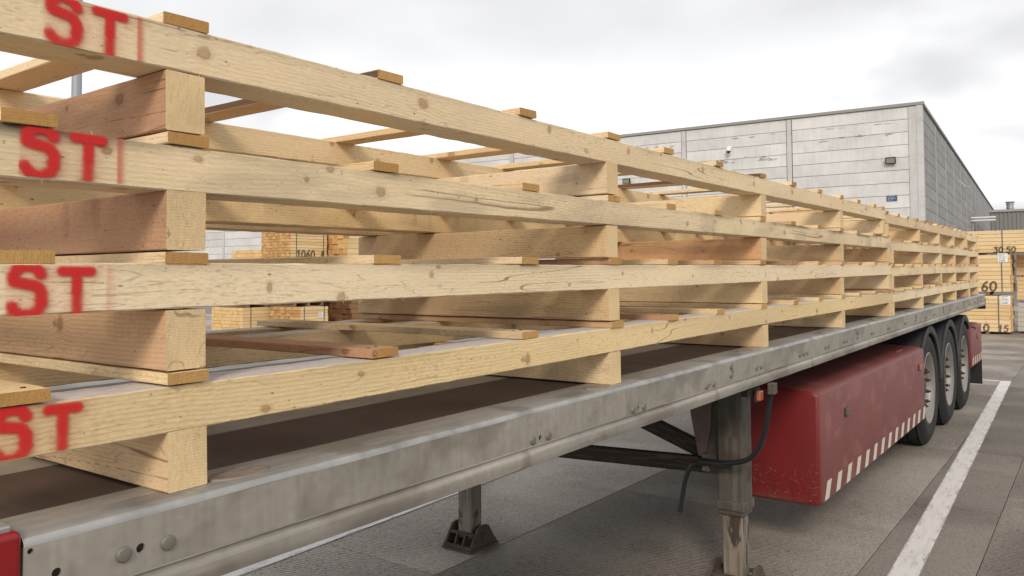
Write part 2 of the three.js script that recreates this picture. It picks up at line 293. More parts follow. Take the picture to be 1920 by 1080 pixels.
M.ply = std({ map: blotch(1024, [.078, .054, .041], .30, 6, (c, u, v, i, j) => { const st = vn(u * 8, v * 220, 8) - .5, sc = (1 - sstep(0, .014, Math.abs(vn(u * 5 + 3, v * 46 + 7, 0) - .5))) * sstep(.6, .8, vn(u * 7, v * 7 + 90, 7)); for (let q = 0; q < 3; q++) c[q] = c[q] * (1 + .25 * st) + .06 * sc; }), roughness: .7 });
M.deckSteel = std({ map: galvMap, roughness: .6, metalness: .25, color: lin(1.0, 1.0, 1.0) });
M.chassis = std({ map: blotch(512, [.032, .026, .022], .5, 6, (c, u, v) => { const r = sstep(.55, .7, fbm(u * 10, v * 10 + 5, 4, 10)); c[0] += .05 * r; c[1] += .028 * r; c[2] += .015 * r; }), roughness: .85 });
const legMap = blotch(512, [.095, .086, .072], .4, 6, (c, u, v, i, j) => { const r = .6 * sstep(.48, .80, fbm(u * 8, v * 8 + 7, 5, 8)), st = sstep(.5, .8, vn(u * 40, v * 5, 40)); c[0] += (.19 - c[0]) * .4 * st; c[1] += (.165 - c[1]) * .4 * st; c[2] += (.13 - c[2]) * .4 * st; c[0] += (.05 - c[0]) * r; c[1] += (.026 - c[1]) * r; c[2] += (.015 - c[2]) * r; });
M.leg = std({ map: legMap, roughness: .75, metalness: .1 });
M.legPaint = std({ map: blotch(512, [.22, .19, .15], .3, 5, (c, u, v) => { const r = .85 * sstep(.60, .70, fbm(u * 14 + 2, v * 4 + 7, 5, 14)), st = sstep(.6, .8, vn(u * 50, v * 4, 50)); for (let q = 0; q < 3; q++) { c[q] *= 1 - .3 * st; c[q] += ([.03, .016, .011][q] - c[q]) * r; } }), roughness: .8 });
M.foot = std({ map: blotch(512, [.085, .064, .050], .5, 8), roughness: .95 });
M.hose = std({ color: lin(.016, .017, .019), roughness: .38 });
M.gusset = std({ map: blotch(256, [.13, .095, .085], .35, 5), roughness: .8 });
M.tyre = std({ map: blotch(512, [.015, .0145, .014], .35, 8, (c, u, v) => { const d = sstep(.4, .8, fbm(u * 5, v * 5, 3, 5)); for (let q = 0; q < 3; q++) c[q] += .009 * d * [1, .95, .85][q]; }), roughness: .88 });
M.rim = std({ map: blotch(512, [.25, .24, .23], .25, 6, (c, u, v) => { const d = sstep(.55, .8, fbm(u * 7, v * 7 + 3, 4, 7)); c[0] *= 1 - .3 * d; c[1] *= 1 - .36 * d; c[2] *= 1 - .42 * d; }), roughness: .45, metalness: .35 });
M.nut = std({ color: lin(.06, .045, .035), roughness: .7, metalness: .3 });
M.guard = std({ color: lin(.026, .028, .031), roughness: .6 });
M.flap = std({ color: lin(.012, .012, .013), roughness: .7 });
const spatter = (c, u, v, i, j) => { const s = sstep(.72, .9, vn(i * .24, j * .30 + 20)) * sstep(.45, .62, fbm(u * 5, v * 5 + 4, 3, 5)) * (1 - sstep(.34, .62, v)) + .5 * (1 - sstep(.24, .34, v)) * sstep(.4, .6, fbm(u * 12, v * 12, 3, 12)); c[0] += (.22 - c[0]) * .55 * s; c[1] += (.12 - c[1]) * .55 * s; c[2] += (.09 - c[2]) * .55 * s; };
M.redFront = std({ map: blotch(512, [.155, .010, .011], .25, 4, spatter), roughness: .42 });
M.redDusty = std({ map: blotch(1024, [.165, .042, .037], .17, 5, (c, u, v, i, j) => { const st = vn(u * 90, v * 3, 90) - .5, sm = sstep(.55, .75, fbm(u * 6 + 3, v * 12, 4, 6)), d = sstep(.80, .92, vn(i * .13, j * .13)); for (let q = 0; q < 3; q++) c[q] *= 1 + .10 * st; c[0] += (.32 - c[0]) * .3 * sm; c[1] += (.12 - c[1]) * .3 * sm; c[2] += (.105 - c[2]) * .3 * sm; c[1] += .03 * d; c[2] += .025 * d; }), roughness: .55 });
M.redPaint = std({ color: lin(.25, .007, .009), roughness: .35 });
M.reflect = std({ color: lin(.60, .57, .48), roughness: .5 });
M.amber = new THREE.MeshPhysicalMaterial({ color: lin(.42, .13, .05), roughness: .3, clearcoat: .6 });
M.black = std({ color: lin(.02, .02, .021), roughness: .5 });
M.white = std({ color: lin(.74, .74, .73), roughness: .5 });
M.steelBar = std({ color: lin(.42, .43, .45), roughness: .4, metalness: .5 });

// ------------------------------------------------------------------ the flatbed trailer
const trailer = thing('flatbed_trailer', 'long grey-edged flatbed trailer with red side boxes, loaded with timber pallets', 'trailer', [0, 0, 0]);
const T0 = .512, T1 = 12.30, RX = -1.225, FX = -3.40, CX = (RX + FX) / 2;
{
  const shear = (g) => { const p = g.attributes.position; for (let i = 0; i < p.count; i++) p.setY(i, p.getY(i) + bedY(-p.getZ(i))); g.computeBoundingSphere(); return g; };
  // side rail: top flange with rolled corner, face plate with real holes, crease and bulging lower lip
  const sweep = (prof, x0, sgn, t0, t1, seg = 90, wob = .0006, rnd = rngOf(4)) => {
    const pos = [], uv = [], idx = [], n = prof.length; let len = [0]; for (let i = 1; i < n; i++) len.push(len[i - 1] + Math.hypot(prof[i][0] - prof[i - 1][0], prof[i][1] - prof[i - 1][1]));
    for (let s = 0; s <= seg; s++) { const t = t0 + (t1 - t0) * s / seg, wx = (rnd() - .5) * wob * 2, wy = (rnd() - .5) * wob * 2; for (let i = 0; i < n; i++) { pos.push(x0 + sgn * (prof[i][0] + wx), prof[i][1] + wy, -t); uv.push(t / 1.3, len[i] / 1.3); } }
    for (let s = 0; s < seg; s++) for (let i = 0; i + 1 < n; i++) { const a = s * n + i, b = a + 1, c = a + n, d = c + 1; if (sgn > 0) idx.push(a, b, c, b, d, c); else idx.push(a, c, b, b, c, d); }
    const g = new THREE.BufferGeometry(); g.setAttribute('position', new THREE.Float32BufferAttribute(pos, 3)); g.setAttribute('uv', new THREE.Float32BufferAttribute(uv, 2)); g.setIndex(idx); g.computeVertexNormals(); return toCreasedNormals(g, .6);
  };
  const rr = .014, corner = Array.from({ length: 7 }, (_, i) => { const a = Math.PI / 2 * (1 - i / 6); return [-rr + rr * Math.cos(a), -rr + rr * Math.sin(a)]; });
  const topProf = [[-.125, -.004], [-.125, 0], [-.06, 0], ...corner];
  const low = [[0, -.098], [.0005, -.101], [-.004, -.105], [-.004, -.109], [0, -.112], [.003, -.115], [.004, -.120], [.004, -.145], [.002, -.149], [-.004, -.151], [-.05, -.150], [-.05, -.146]];
  for (const [x0, s] of [[RX, 1], [FX, -1]]) {
    const rail = part(trailer, 'side_rail', shear(sweep(low, x0, s, T0, T1)), M.galvLip);
    part(rail, 'top_flange', shear(sweep(topProf, x0, s, T0, T1)), M.galvTopLit);
    if (s < 0) { part(rail, 'face_plate', shear(boxUV(box(.005, .084, T1 - T0, x0 + .0025, -.056, -(T0 + T1) / 2), .77)), M.galv); continue; }
    // bolt pattern along the rail
    const holes = [], bolts = [];
    const pair = (t, y = -.068, d = .037, r = .010) => { bolts.push([t - d, y, .0125], [t + d, y, .0125]); holes.push([t, y, r * .75]); };
    holes.push([.557, -.062, .0072], [.521, -.013 - .008, .0042]);
    bolts.push([.655, -.064, .0125], [.728, -.066, .0125]); holes.push([.683, -.062, .0075]);
    pair(1.80, -.083); pair(2.37, -.085); pair(2.97, -.083, .035);
    for (const t of [3.19, 5.32, 7.3, 8.75, 10.2, 11.5]) { bolts.push([t, -.032, .014], [t, -.068, .014], [t + .012, -.050, .008]); }
    for (const t of [3.52, 4.15, 4.22, 4.62, 5.02, 5.72, 6.25, 6.85, 7.75, 8.2, 9.2, 9.7, 10.7, 11.2, 11.8]) { bolts.push([t - .03, -.07, .0115], [t + .03, -.07, .0115]); if (t < 7) holes.push([t + .005, -.07, .006]); }
    const sh = new THREE.Shape(); sh.moveTo(T0, -.098); sh.lineTo(T1, -.098); sh.lineTo(T1, -rr); sh.lineTo(T0, -rr); sh.closePath();
    for (const [t, y, r] of holes) { const h = new THREE.Path(); h.absarc(t, y, r, 0, Math.PI * 2, true); sh.holes.push(h); }
    let g = new THREE.ExtrudeGeometry(sh, { depth: .005, bevelEnabled: false, curveSegments: 8 });
    g.rotateY(Math.PI / 2).translate(x0 - .005, 0, 0);         // (t, y, d) -> z = -t
    part(rail, 'face_plate', shear(boxUV(g, .77)), M.galv);
    for (const [t, y, r] of bolts) {
      const head = new THREE.LatheGeometry([[0, .0065], [r * .72, .0062], [r * .93, .0045], [r, .0015], [r * 1.02, 0]].map(([a, b]) => new THREE.Vector2(a, b)).reverse(), 16).rotateZ(-Math.PI / 2);
      part(rail, 'bolt_head', head, M.bolt, [x0, bedY(t) + y, -t]);
    }
    // oval lashing plates let into the flange
    for (const t of [.90, 2.20, 3.5, 4.8, 6.1, 7.4, 8.7]) part(rail, 'lashing_ring_plate', new THREE.CylinderGeometry(.030, .031, .004, 24).scale(1, 1, 2.1), M.plate, [x0 - .055, bedY(t) + .0015, -t]);
  }
  // deck: brown plywood sheets between steel strips
  const strips = [[-1.352, -1.668, 'ply'], [-1.674, -1.872, 'steel'], [-1.878, -2.31, 'ply'], [-2.316, -2.745, 'ply'], [-2.751, -2.949, 'steel'], [-2.955, -3.272, 'ply']], rnd = rngOf(12);
  for (const [xa, xb, k] of strips) for (let t = T0; t < T1 - .1; t += 2.36) {
    const te = Math.min(t + 2.36, T1), g = boxUV(rbox(xa - xb, .026, te - t - .005, .003, (xa + xb) / 2, -.018, -(t + te) / 2), .8, rnd(), rnd());
    part(trailer, k === 'ply' ? 'deck_board' : 'deck_strip', shear(g), k === 'ply' ? M.ply : M.deckSteel);
  }
  // frame: two long I-beams, cross members, outrigger brackets
  for (const x of [CX - .48, CX + .48]) part(trailer, 'chassis_beam', shear(merge([box(.12, .016, T1 - T0 - .3, x, -.145, -(T0 + T1) / 2), box(.012, .13, T1 - T0 - .3, x, -.218, -(T0 + T1) / 2), box(.12, .016, T1 - T0 - .3, x, -.291, -(T0 + T1) / 2), box(.012, .18, T1 - 4.6, x, -.389, -(4.4 + T1) / 2), box(.12, .016, T1 - 4.6, x, -.487, -(4.4 + T1) / 2)])), M.chassis);
  for (let t = T0 + .3; t < T1; t += .62) part(trailer, 'cross_member', shear(merge([box(RX - FX - .12, .10, .05, CX, -.085, -t)])), M.chassis);
  // red corner post of the headboard at the near end
  part(trailer, 'corner_post', rbox(.14, .46, .16, .010, RX - .066, 1.213 - .23, -.430), M.redPaint, [0, 0, 0], 'red painted corner post at the front end of the rail');
  part(trailer, 'corner_cap', rbox(.118, .012, .15, .004, RX - .066, 1.216, -.425), M.galvTopLit);
  // rear end bar with light brackets
  part(trailer, 'rear_bumper', merge([box(RX - FX, .14, .07, CX, 1.16, -12.34), rbox(.10, .06, .10, .01, RX - .06, 1.16, -12.42)]), M.chassis);

  // red moulded side boxes
  const skirt = (t0, t1, yb, name, label) => {
    const p = [[-1.245, yb + .03], [-1.245, .895], [-1.256, .912], [-1.30, .930], [-1.66, .945], [-1.66, yb], [-1.275, yb]], sh = new THREE.Shape();
    p.forEach(([x, y], i) => { if (i) sh.lineTo(x, y); else sh.moveTo(x, y); }); sh.closePath();
    const b = .05, g0 = new THREE.ExtrudeGeometry(sh, { depth: t1 - t0 - 2 * b, bevelEnabled: true, bevelThickness: b, bevelSize: .028, bevelSegments: 5, bevelOffset: -.028 });
    g0.translate(0, 0, -t1 + b);
    const g = boxUV(toCreasedNormals(g0, .7), .9, t0, 0), nn = g.attributes.normal, cnt = g.attributes.position.count; g.clearGroups();
    // order triangles: front end, then the rest
    const order = [[], []]; for (let i = 0; i < cnt; i += 3) { const nz = (nn.getZ(i) + nn.getZ(i + 1) + nn.getZ(i + 2)) / 3, nx = (nn.getX(i) + nn.getX(i + 1) + nn.getX(i + 2)) / 3; order[Math.abs(nz) > .62 || nx < -.5 ? 0 : 1].push(i, i + 1, i + 2); }
    g.setIndex([...order[0], ...order[1]]); g.addGroup(0, order[0].length, 0); g.addGroup(order[0].length, order[1].length, 1);
    const m = part(trailer, name, g, [M.redFront, M.redDusty], [0, 0, 0], label);
    return m;
  };
  const s1 = skirt(4.55, 7.80, .285, 'side_box', 'long red side box with white slanted stripes along its lower edge');
  for (let k = 0; k < 14; k++) {                              // slanted white reflective stripes
    const t = 4.60 + k * .2335, sh = new THREE.Shape(), y0 = .318; sh.moveTo(0, 0); sh.lineTo(.085, 0); sh.lineTo(.145, .098); sh.lineTo(.060, .098); sh.closePath();
    part(s1, 'reflective_stripe', new THREE.ExtrudeGeometry(sh, { depth: .001, bevelEnabled: false }).rotateY(Math.PI / 2), M.reflect, [-1.2445, y0, -t]);
  }
  const lamp = (parent, x, y, t, w = .05, mat = M.amber) => { const l = part(parent, 'marker_lamp', rbox(.022, .045, w, .006), mat, [x + .011, y, -t]); part(l, 'lamp_base', rbox(.010, .055, w * 1.5, .003), M.black, [-.010, -.002, 0]); return l; };
  lamp(s1, -1.245, .742, 5.09, .055, M.gusset); lamp(s1, -1.245, .775, 7.53, .055, M.amber);
  const s2 = skirt(10.98, 12.02, .42, 'side_box', 'short red side box behind the rear wheel');
  for (let k = 0; k < 5; k++) { const t = 11.04 + k * .2, sh = new THREE.Shape(); sh.moveTo(0, 0); sh.lineTo(.075, 0); sh.lineTo(.12, .09); sh.lineTo(.045, .09); sh.closePath(); part(s2, 'reflective_stripe', new THREE.ExtrudeGeometry(sh, { depth: .001, bevelEnabled: false }).rotateY(Math.PI / 2), M.reflect, [-1.2445, .46, -t]); }
  lamp(s2, -1.245, .78, 11.55, .06);
  part(s2, 'box_handle', merge([bar(V(-1.242, .93, -11.05), V(-1.242, .91, -11.3), .014, .014), bar(V(-1.242, .91, -11.3), V(-1.242, .87, -11.32), .014, .014)]), M.redPaint);
  part(s1, 'box_latch', rbox(.014, .012, .24, .004, -1.33, .936, -7.15), M.redPaint);
  part(trailer, 'mud_flap', boxUV(rbox(.42, .56, .014, .004, -1.47, .40, -12.12)), M.flap);

  // wheels, near and far
  const tyreG = () => { const R = .52, w = .185, pts = []; const push = (r, z) => pts.push(new THREE.Vector2(r, z));
    [[.300, -w * .78], [.315, -w * .98], [.345, -w * 1.02], [.40, -w * 1.08], [.44, -w * 1.07], [.475, -w * .98], [.497, -w * .90], [.508, -w * .84]].forEach(([r, z]) => push(r, z));
    for (const g of [-.62, -.22, .22, .62]) { push(R, w * (g - .045) * 1.18); push(R - .014, w * (g - .03) * 1.18); push(R - .014, w * (g + .03) * 1.18); push(R, w * (g + .045) * 1.18); }
    [[.508, w * .84], [.497, w * .90], [.475, w * .98], [.44, w * 1.07], [.40, w * 1.08], [.345, w * 1.02], [.315, w * .98], [.300, w * .78]].forEach(([r, z]) => push(r, z));
    return toCreasedNormals(new THREE.LatheGeometry(pts, 56), .5).rotateZ(-Math.PI / 2); };
  const TG = tyreG();
  const rimG = merge([toCreasedNormals(new THREE.LatheGeometry([[.312, .165], [.322, .178], [.326, .186], [.318, .190], [.306, .184], [.292, .172], [.280, .145], [.268, .120], [.255, .108], [.225, .112], [.20, .118], [.13, .120], [.0, .120]].map(([r, z]) => new THREE.Vector2(r, z)), 48), .5).rotateZ(-Math.PI / 2)]);
  const hubG = new THREE.LatheGeometry([[0, .150], [.06, .150], [.085, .144], [.095, .130], [.10, .116]].map(([r, z]) => new THREE.Vector2(r, z)).reverse(), 24).rotateZ(-Math.PI / 2);
  const nutG = merge([new THREE.CylinderGeometry(.017, .017, .036, 6).rotateZ(Math.PI / 2), new THREE.CylinderGeometry(.021, .021, .006, 10).rotateZ(Math.PI / 2).translate(-.015, 0, 0), new THREE.CylinderGeometry(.009, .009, .02, 6).rotateZ(Math.PI / 2).translate(.024, 0, 0)]);
  const nearX = -1.268 - .20;
  [8.23, 9.45, 10.62].forEach((t, k) => {
    for (const side of [1, -1]) {
      const w = new THREE.Group(); w.name = 'wheel'; w.position.set(side > 0 ? nearX : -3.36 + .20, .515, -t); w.rotation.y = side > 0 ? 0 : Math.PI; trailer.add(w);
      w.rotation.x = k * .7;
      part(w, 'tyre', TG, M.tyre); part(w, 'rim', rimG, M.rim); part(w, 'hub', hubG, M.nut);
      if (side > 0) for (let a = 0; a < 10; a++) { const an = a * Math.PI / 5; part(w, 'wheel_nut', nutG, M.nut, [.142, .168 * Math.cos(an) , .168 * Math.sin(an)]); }
    }
    part(trailer, 'axle', new THREE.CylinderGeometry(.065, .065, 1.7, 14).rotateZ(Math.PI / 2), M.chassis, [CX, .515, -t]);
    // plastic mudguard: half hoop with a flat outer lip
    const hoop = (r0, r1, d, x) => { const sh = new THREE.Shape(), a0 = .12, a1 = Math.PI - .12; sh.absarc(0, 0, r1, a0, a1, false); sh.absarc(0, 0, r0, a1, a0, true); sh.closePath(); return new THREE.ExtrudeGeometry(sh, { depth: d, bevelEnabled: true, bevelThickness: .004, bevelSize: .004, bevelSegments: 2, curveSegments: 30 }).rotateY(Math.PI / 2).translate(x, 0, 0); };
    part(trailer, 'mudguard', toCreasedNormals(merge([hoop(.545, .605, .018, -1.285), hoop(.592, .605, .42, -1.70)]), .5), M.guard, [0, .475, -t - .02]);
  });

  // landing legs
  const legAt = (x0, x1, t0, yTop, yMid) => {                 // x0 outer .. x1 inner
    const xc = (x0 + x1) / 2, w = Math.abs(x0 - x1), d = .13, leg = part(trailer, 'landing_leg', boxUV(merge([rbox(w, yTop - yMid, d, .012, xc, (yTop + yMid) / 2, -t0 - d / 2), rbox(w + .016, .05, d + .016, .010, xc, yMid + .05, -t0 - d / 2)]), 1.3, t0), M.leg);
    part(leg, 'leg_tube', boxUV(rbox(w - .03, yMid + .02 - .05, d - .03, .010, xc, (yMid + .02 + .05) / 2, -t0 - d / 2), 1.6, .3), M.legPaint);
    const cheek = new THREE.Shape(); [[-.135, 0], [.135, 0], [.12, .03], [.055, .125], [.03, .135], [-.03, .135], [-.055, .125], [-.12, .03]].forEach(([a, b], i) => i ? cheek.lineTo(a, b) : cheek.moveTo(a, b)); cheek.closePath();
    const ck = (x) => new THREE.ExtrudeGeometry(cheek, { depth: .010, bevelEnabled: true, bevelSize: .002, bevelThickness: .002, bevelSegments: 1 }).rotateY(Math.PI / 2).translate(x, .008, 0);
    const foot = merge([box(w + .11, .010, .29, 0, .010, 0), ck(-w / 2 - .045), ck(w / 2 + .035), box(w + .09, .020, .012, 0, .026, .130), box(w + .09, .020, .012, 0, .026, -.130), bar(V(-w / 2 - .03, .095, .075), V(w / 2 + .03, .095, .075), .03, .012), bar(V(-w / 2 - .03, .095, -.075), V(w / 2 + .03, .095, -.075), .03, .012),
      bar(V(-w * .25, .02, .11), V(-w * .25, .10, .07), .012, .03), bar(V(w * .25, .02, .11), V(w * .25, .10, .07), .012, .03), new THREE.CylinderGeometry(.022, .022, w + .12, 12).rotateZ(Math.PI / 2).translate(0, .075, 0)]);
    part(leg, 'leg_foot', boxUV(foot, 2), M.foot, [xc, 0, -t0 - d / 2]);
    return leg;
  };
  legAt(-1.415, -1.545, 3.82, 1.05, .385);
  legAt(-2.93, -3.06, 3.60, 1.05, .40).children.forEach((c) => { if (c.name === 'leg_foot') c.scale.setScalar(.9); });
  part(trailer, 'leg_brace', merge([bar(V(-1.55, .605, -3.90), V(-3.0, .600, -3.68), .05, .075)]), M.chassis);
  part(trailer, 'leg_brace', bar(V(-1.56, .63, -3.92), V(-2.25, .90, -3.86), .05, .075), M.chassis);
  part(trailer, 'leg_bracket', boxUV(merge([rbox(.08, .5, .05, .006, -1.59, .82, -3.88)]), 2), M.leg);
  { const sh = new THREE.Shape(); [[-1.70, 1.04], [-1.57, 1.04], [-1.585, .80], [-1.615, .655], [-1.65, .655], [-1.69, .86]].forEach(([x, y], i) => i ? sh.lineTo(x, y) : sh.moveTo(x, y)); part(trailer, 'gusset_plate', boxUV(new THREE.ExtrudeGeometry(sh, { depth: .012, bevelEnabled: false }).translate(0, 0, -3.85), 2), M.gusset); }
  part(trailer, 'crank_handle', merge([tube([V(-1.202, 1.053, -3.620), V(-1.216, 1.008, -3.640), V(-1.245, 0.870, -3.660), V(-1.281, 0.771, -3.680), V(-1.331, 0.712, -3.700), V(-1.385, 0.681, -3.720), V(-1.493, 0.652, -3.760), V(-1.593, 0.637, -3.770), V(-1.637, 0.631, -3.770), V(-1.666, 0.603, -3.770), V(-1.692, 0.542, -3.770), V(-1.723, 0.378, -3.770)], .0125, 90), new THREE.CylinderGeometry(.019, .019, .17, 12).rotateZ(Math.PI / 2).translate(-1.536, 0.645, -3.768)]), M.hose);
  part(trailer, 'handle_clip', rbox(.035, .085, .035, .004, -1.587, 0.641, -3.785), M.leg); part(trailer, 'handle_bracket', rbox(.03, .05, .05, .004, -1.202, 1.05, -3.63), M.leg);
  lamp(trailer, -1.262, 1.018, 3.60, .045); part(trailer, 'lamp_bracket', box(.03, .03, .16, -1.285, 1.035, -3.58), M.black);
}

// ------------------------------------------------------------------ timber pallets
const PITCH = .2040, BH = .1030, SH = .0770, SL = .0195;       // layer pitch; bearer, stringer and slat heights
const FACE = -1.265;
// stencil strokes in metres on the 0.25 x 0.10 m print
const S_PATH = [...arc(.030, .062, .019, .017, 15, 200, 12), ...arc(.030, .034, .019, .0185, 60, -25, 7).map(([x, y]) => [x, y]), ...arc(.028, .024, .021, .019, -5, -160, 9)];
const spray = (seed, k, bar) => { const q = rngOf(seed), w = () => (q() - .5) * .0016, jit = (p) => p.map(([x, y]) => [x + w(), y + w()]);
  return decalMat(print([{ p: jit(S_PATH.slice(0, 22)), r: .0063 * k, soft: .0060, halo: 1.4, a: .97 }, { p: jit(S_PATH.slice(21)), r: .0060 * k, soft: .0064, halo: 1.4, a: .78 + .2 * q() }, { p: [[.079 + w(), .071], [.121 + w(), .070]], r: .0058 * k, soft: .0054, halo: 1.3 }, { p: [[.100, .070], [.0998 + w(), .036]], r: .0060 * k, soft: .0058, halo: 1 }, { p: [[.0996, .036], [.0992 + w(), .002]], r: .0054 * k, soft: .0074, halo: 1, a: .84 }, { p: [[.158, .078], [.158, -.01]], r: .02, soft: .004, a: bar, fade: [.1465, .012 + .008 * q()] }], .25, .10, 1600, { color: [.60, .016, .014], grain: .5, seed })); };
const stencilMats = [spray(3, 1, .6), spray(8, 1.02, .55), spray(15, .96, .2), spray(21, 1.0, .08)];
const ST = 'timber pallets stacked on the trailer';

const NAIL = new THREE.CylinderGeometry(.0042, .0042, .0016, 8);
function pallet(spec) {
  const { t0, t1, layer, bearers, slats, label, seed, reg = 'clean', bearerMat = [], front = 'pale', detail = true, group } = spec, rnd = rngOf(seed);
  const y0 = bedY(t0) + layer * PITCH * (spec.k || 1) + .0005, root = thing('timber_pallet', label, 'pallet', [0, y0, -t0], group);
  root.rotation.x = SLOPE;
  const pickOf = (a) => a[Math.floor(rnd() * a.length)];
  const L = t1 - t0, seg = detail ? .035 : .12;
  const K = spec.k || 1, BH = .1030 * K, SH = .0770 * K, SL = .0195 * K;
  // stringers: front, middle, back
  [[FACE, .106], [-2.0, .10], [-2.305, .10]].forEach(([x, w], k) => {
    const g = timber(L, SH, w, { seg, reg, top: 'grey', rnd, jit: detail ? .0009 : .0006, bow: k ? .003 : .0024, grime: k ? .3 : (spec.grime ?? .3) }).rotateY(Math.PI / 2), mat = k ? pickOf([WOOD.straw, WOOD.tan, WOOD.pale, WOOD.buff, WOOD.honey]) : WOOD[front];
    const st = part(root, 'stringer', g, [mat, WOOD.end, WOOD.grey], [x - w / 2, BH + SH / 2, -L / 2]);
    if (k === 0 && spec.stencil) {
      const [ts, dy, mi] = spec.stencil, W = .25, Hd = .10, lo = (SH / 2 - dy) , g2 = new THREE.PlaneGeometry(W, SH - .003), uv = g2.attributes.uv, va = clamp((dy) / Hd), vb = clamp((dy + SH) / Hd);
      for (let i = 0; i < uv.count; i++) uv.setY(i, uv.getY(i) > .5 ? vb : va);
      const d = part(st, 'stencil_print', g2.rotateY(Math.PI / 2), stencilMats[mi], [w / 2 + .0016, 0, L / 2 - (ts - t0) - W / 2]); d.castShadow = false;
    }
    if (k === 0 && detail) {                                  // torn fibres hanging from the sawn edges
      const sp = []; for (let i = 0; i < 46; i++) { const zz = -L / 2 + rnd() * L, s = rnd() < .5 ? 1 : -1, ln = .004 + .012 * rnd() * rnd(); sp.push(new THREE.ConeGeometry(.0007, ln, 4).rotateZ(s > 0 ? (rnd() - .5) : Math.PI + (rnd() - .5)).rotateX((rnd() - .5) * 2).translate(w / 2 - .001, s * (SH / 2 + ln * .3), zz)); }
      part(st, 'splinters', merge(sp), FIBRE).userData.kind = 'stuff';
    }
  });
  bearers.forEach(([tr, w = .072, m, dx = 0, tw = 0], i) => {
    const len = 1.15 + .01 * rnd(), g = timber(len, BH - .001, w, { seg: .07, reg: rnd() < .75 ? 'clean' : 'worn', rnd, jit: .0006 });
    const mat = WOOD[m || pickOf(['tan', 'straw', 'pink', 'buff', 'honey', 'blond'])], b = part(root, 'bearer', g, [mat, WOOD[rnd() < .8 ? 'end' : 'straw'], mat], [FACE - len / 2 + dx + .004 * (rnd() - .5), BH / 2 - .0005, -(tr - t0) + w / 2]);
    b.rotation.y = tw + (rnd() - .5) * .022; b.rotation.x = (rnd() - .5) * .012;
  });
  slats.forEach((sv) => {
    const [tr, m, w0, dx = 0] = Array.isArray(sv) ? sv : [sv], w = (w0 || .080) + (rnd() - .5) * .008, len = 1.16 + .02 * (rnd() - .5), tilt = (rnd() - .5) * .012;
    const g = timber(len, SL, w, { seg: .06, reg: rnd() < .8 ? 'clean' : 'worn', rnd, jit: .0006, ch: .0016, fm: m === 'bark' ? 3 : 0 });
    const mat = WOOD[m === 'bark' ? 'tan' : m || pickOf(['tan', 'straw', 'pink', 'pale', 'honey', 'buff', 'rose'])], s = part(root, 'slat', g, [mat, WOOD[rnd() < .55 ? 'slatEnd' : 'slatEndB'], mat, WOOD.bark], [FACE - len / 2 + dx + .004 + .008 * (rnd() - .5), BH + SH + SL / 2 + .0008, -(tr - t0) + w / 2]);
    s.rotation.y = tilt; s.rotation.x = (rnd() - .5) * .03;
    if (detail && layer < 2) for (const q of [-.2, .22]) { const nl = part(s, 'nail_head', NAIL, M.nut, [len / 2 - .05 + .02 * rnd(), SL / 2 + .0005, q * w]); nl.castShadow = false; }
  });
  return root;
}
{
  const slats1 = (j, o = {}) => { const r = rngOf(j); return [.565, .823, 1.305, 1.85, 2.345, 2.765, 3.22, 3.76, 4.23, 4.72, 5.19, 5.64, 6.1, 6.55].map((t, i) => [i < 2 ? t : t + (r() - .5) * .03, (o.m || [])[i], (o.w || [])[i]]); };
  const b1 = (ms) => [.82, 2.32, 3.775, 5.195, 6.56].map((t, i) => [t, i ? .070 : .0735, ms[i]]);
  const N1 = [['bottom pallet of the near stack, resting on the trailer bed, with a red ST stencil', 'ochre', 'clean', ['tan', 'straw', 'tan', 'straw', 'tan'], 33, .481, .006, 3],
    ['second pallet up in the near stack, red ST stencil, level with the eye', 'cream', 'clean', ['pink', 'tan', 'pale', 'tan', 'straw'], 47, .499, .0035, 2],
    ['third pallet up in the near stack, red ST stencil beside its visible end', 'straw', 'worn', ['rose', 'tan', 'orange', 'tan', 'tan'], 58, .514, .002, 1],
    ['topmost pallet of the near stack, red ST stencil high at the upper left', 'straw', 'clean', ['rose', 'straw', 'pale', 'straw', 'straw'], 64, .545, .001, 0]];
  N1.forEach(([label, front, reg, ms, seed, ts, dy, mi], k) => pallet({ t0: k === 3 ? .33 : k === 2 ? .488 : .42, t1: k === 3 ? 6.435 : 6.60, layer: k, bearers: k === 3 ? b1(ms).map((b, i) => i === 4 ? [6.40, b[1], b[2]] : b) : b1(ms), slats: slats1(200 + k, k === 3 ? { w: [.1, .088], m: [undefined, undefined, 'bark', undefined, undefined, undefined, undefined, 'bark'] } : {}).map((s, i) => (k === 3 && i === 13) ? [6.40, s[1], s[2]] : s), label, seed, reg, front, stencil: [ts, dy, mi], grime: [.3, .5, 1.15, .3][k] }));
  const place = ['bottom', 'second', 'third', 'topmost'];
  for (let k = 0; k < 4; k++) {
    const d = k === 3 ? -.165 : 0;
    pallet({ t0: 6.612 + d, t1: 11.10 + d, layer: k, bearers: [6.69, 7.935, 9.03, 10.02, 11.07].map((t) => [t + d * (t < 7 || t > 11 ? 1 : .5), .068]), slats: [6.69, 7.1, 7.5, 7.93, 8.3, 8.66, 9.03, 9.36, 9.7, 10.02, 10.37, 10.72, 11.07].map((t) => t + d), label: `${place[k]} pallet of the middle stack, between the two beam joints above the wheels`, seed: 300 + k, front: ['cream', 'blond', 'straw', 'buff'][k], reg: k % 2 ? 'worn' : 'clean', detail: false, k: .97, grime: .6 });
    pallet({ t0: 11.112 + d, t1: 12.09, layer: k, bearers: [[11.19 + d, .068], [12.0, .068]], slats: [11.19 + d, 11.5, 11.8, 12.05], label: `${place[k]} short pallet at the rear end of the trailer, beside the lumber stacks`, k: .95, seed: 330 + k, front: ['pale', 'cream', 'pale', 'cream'][k], detail: false });
  }
}

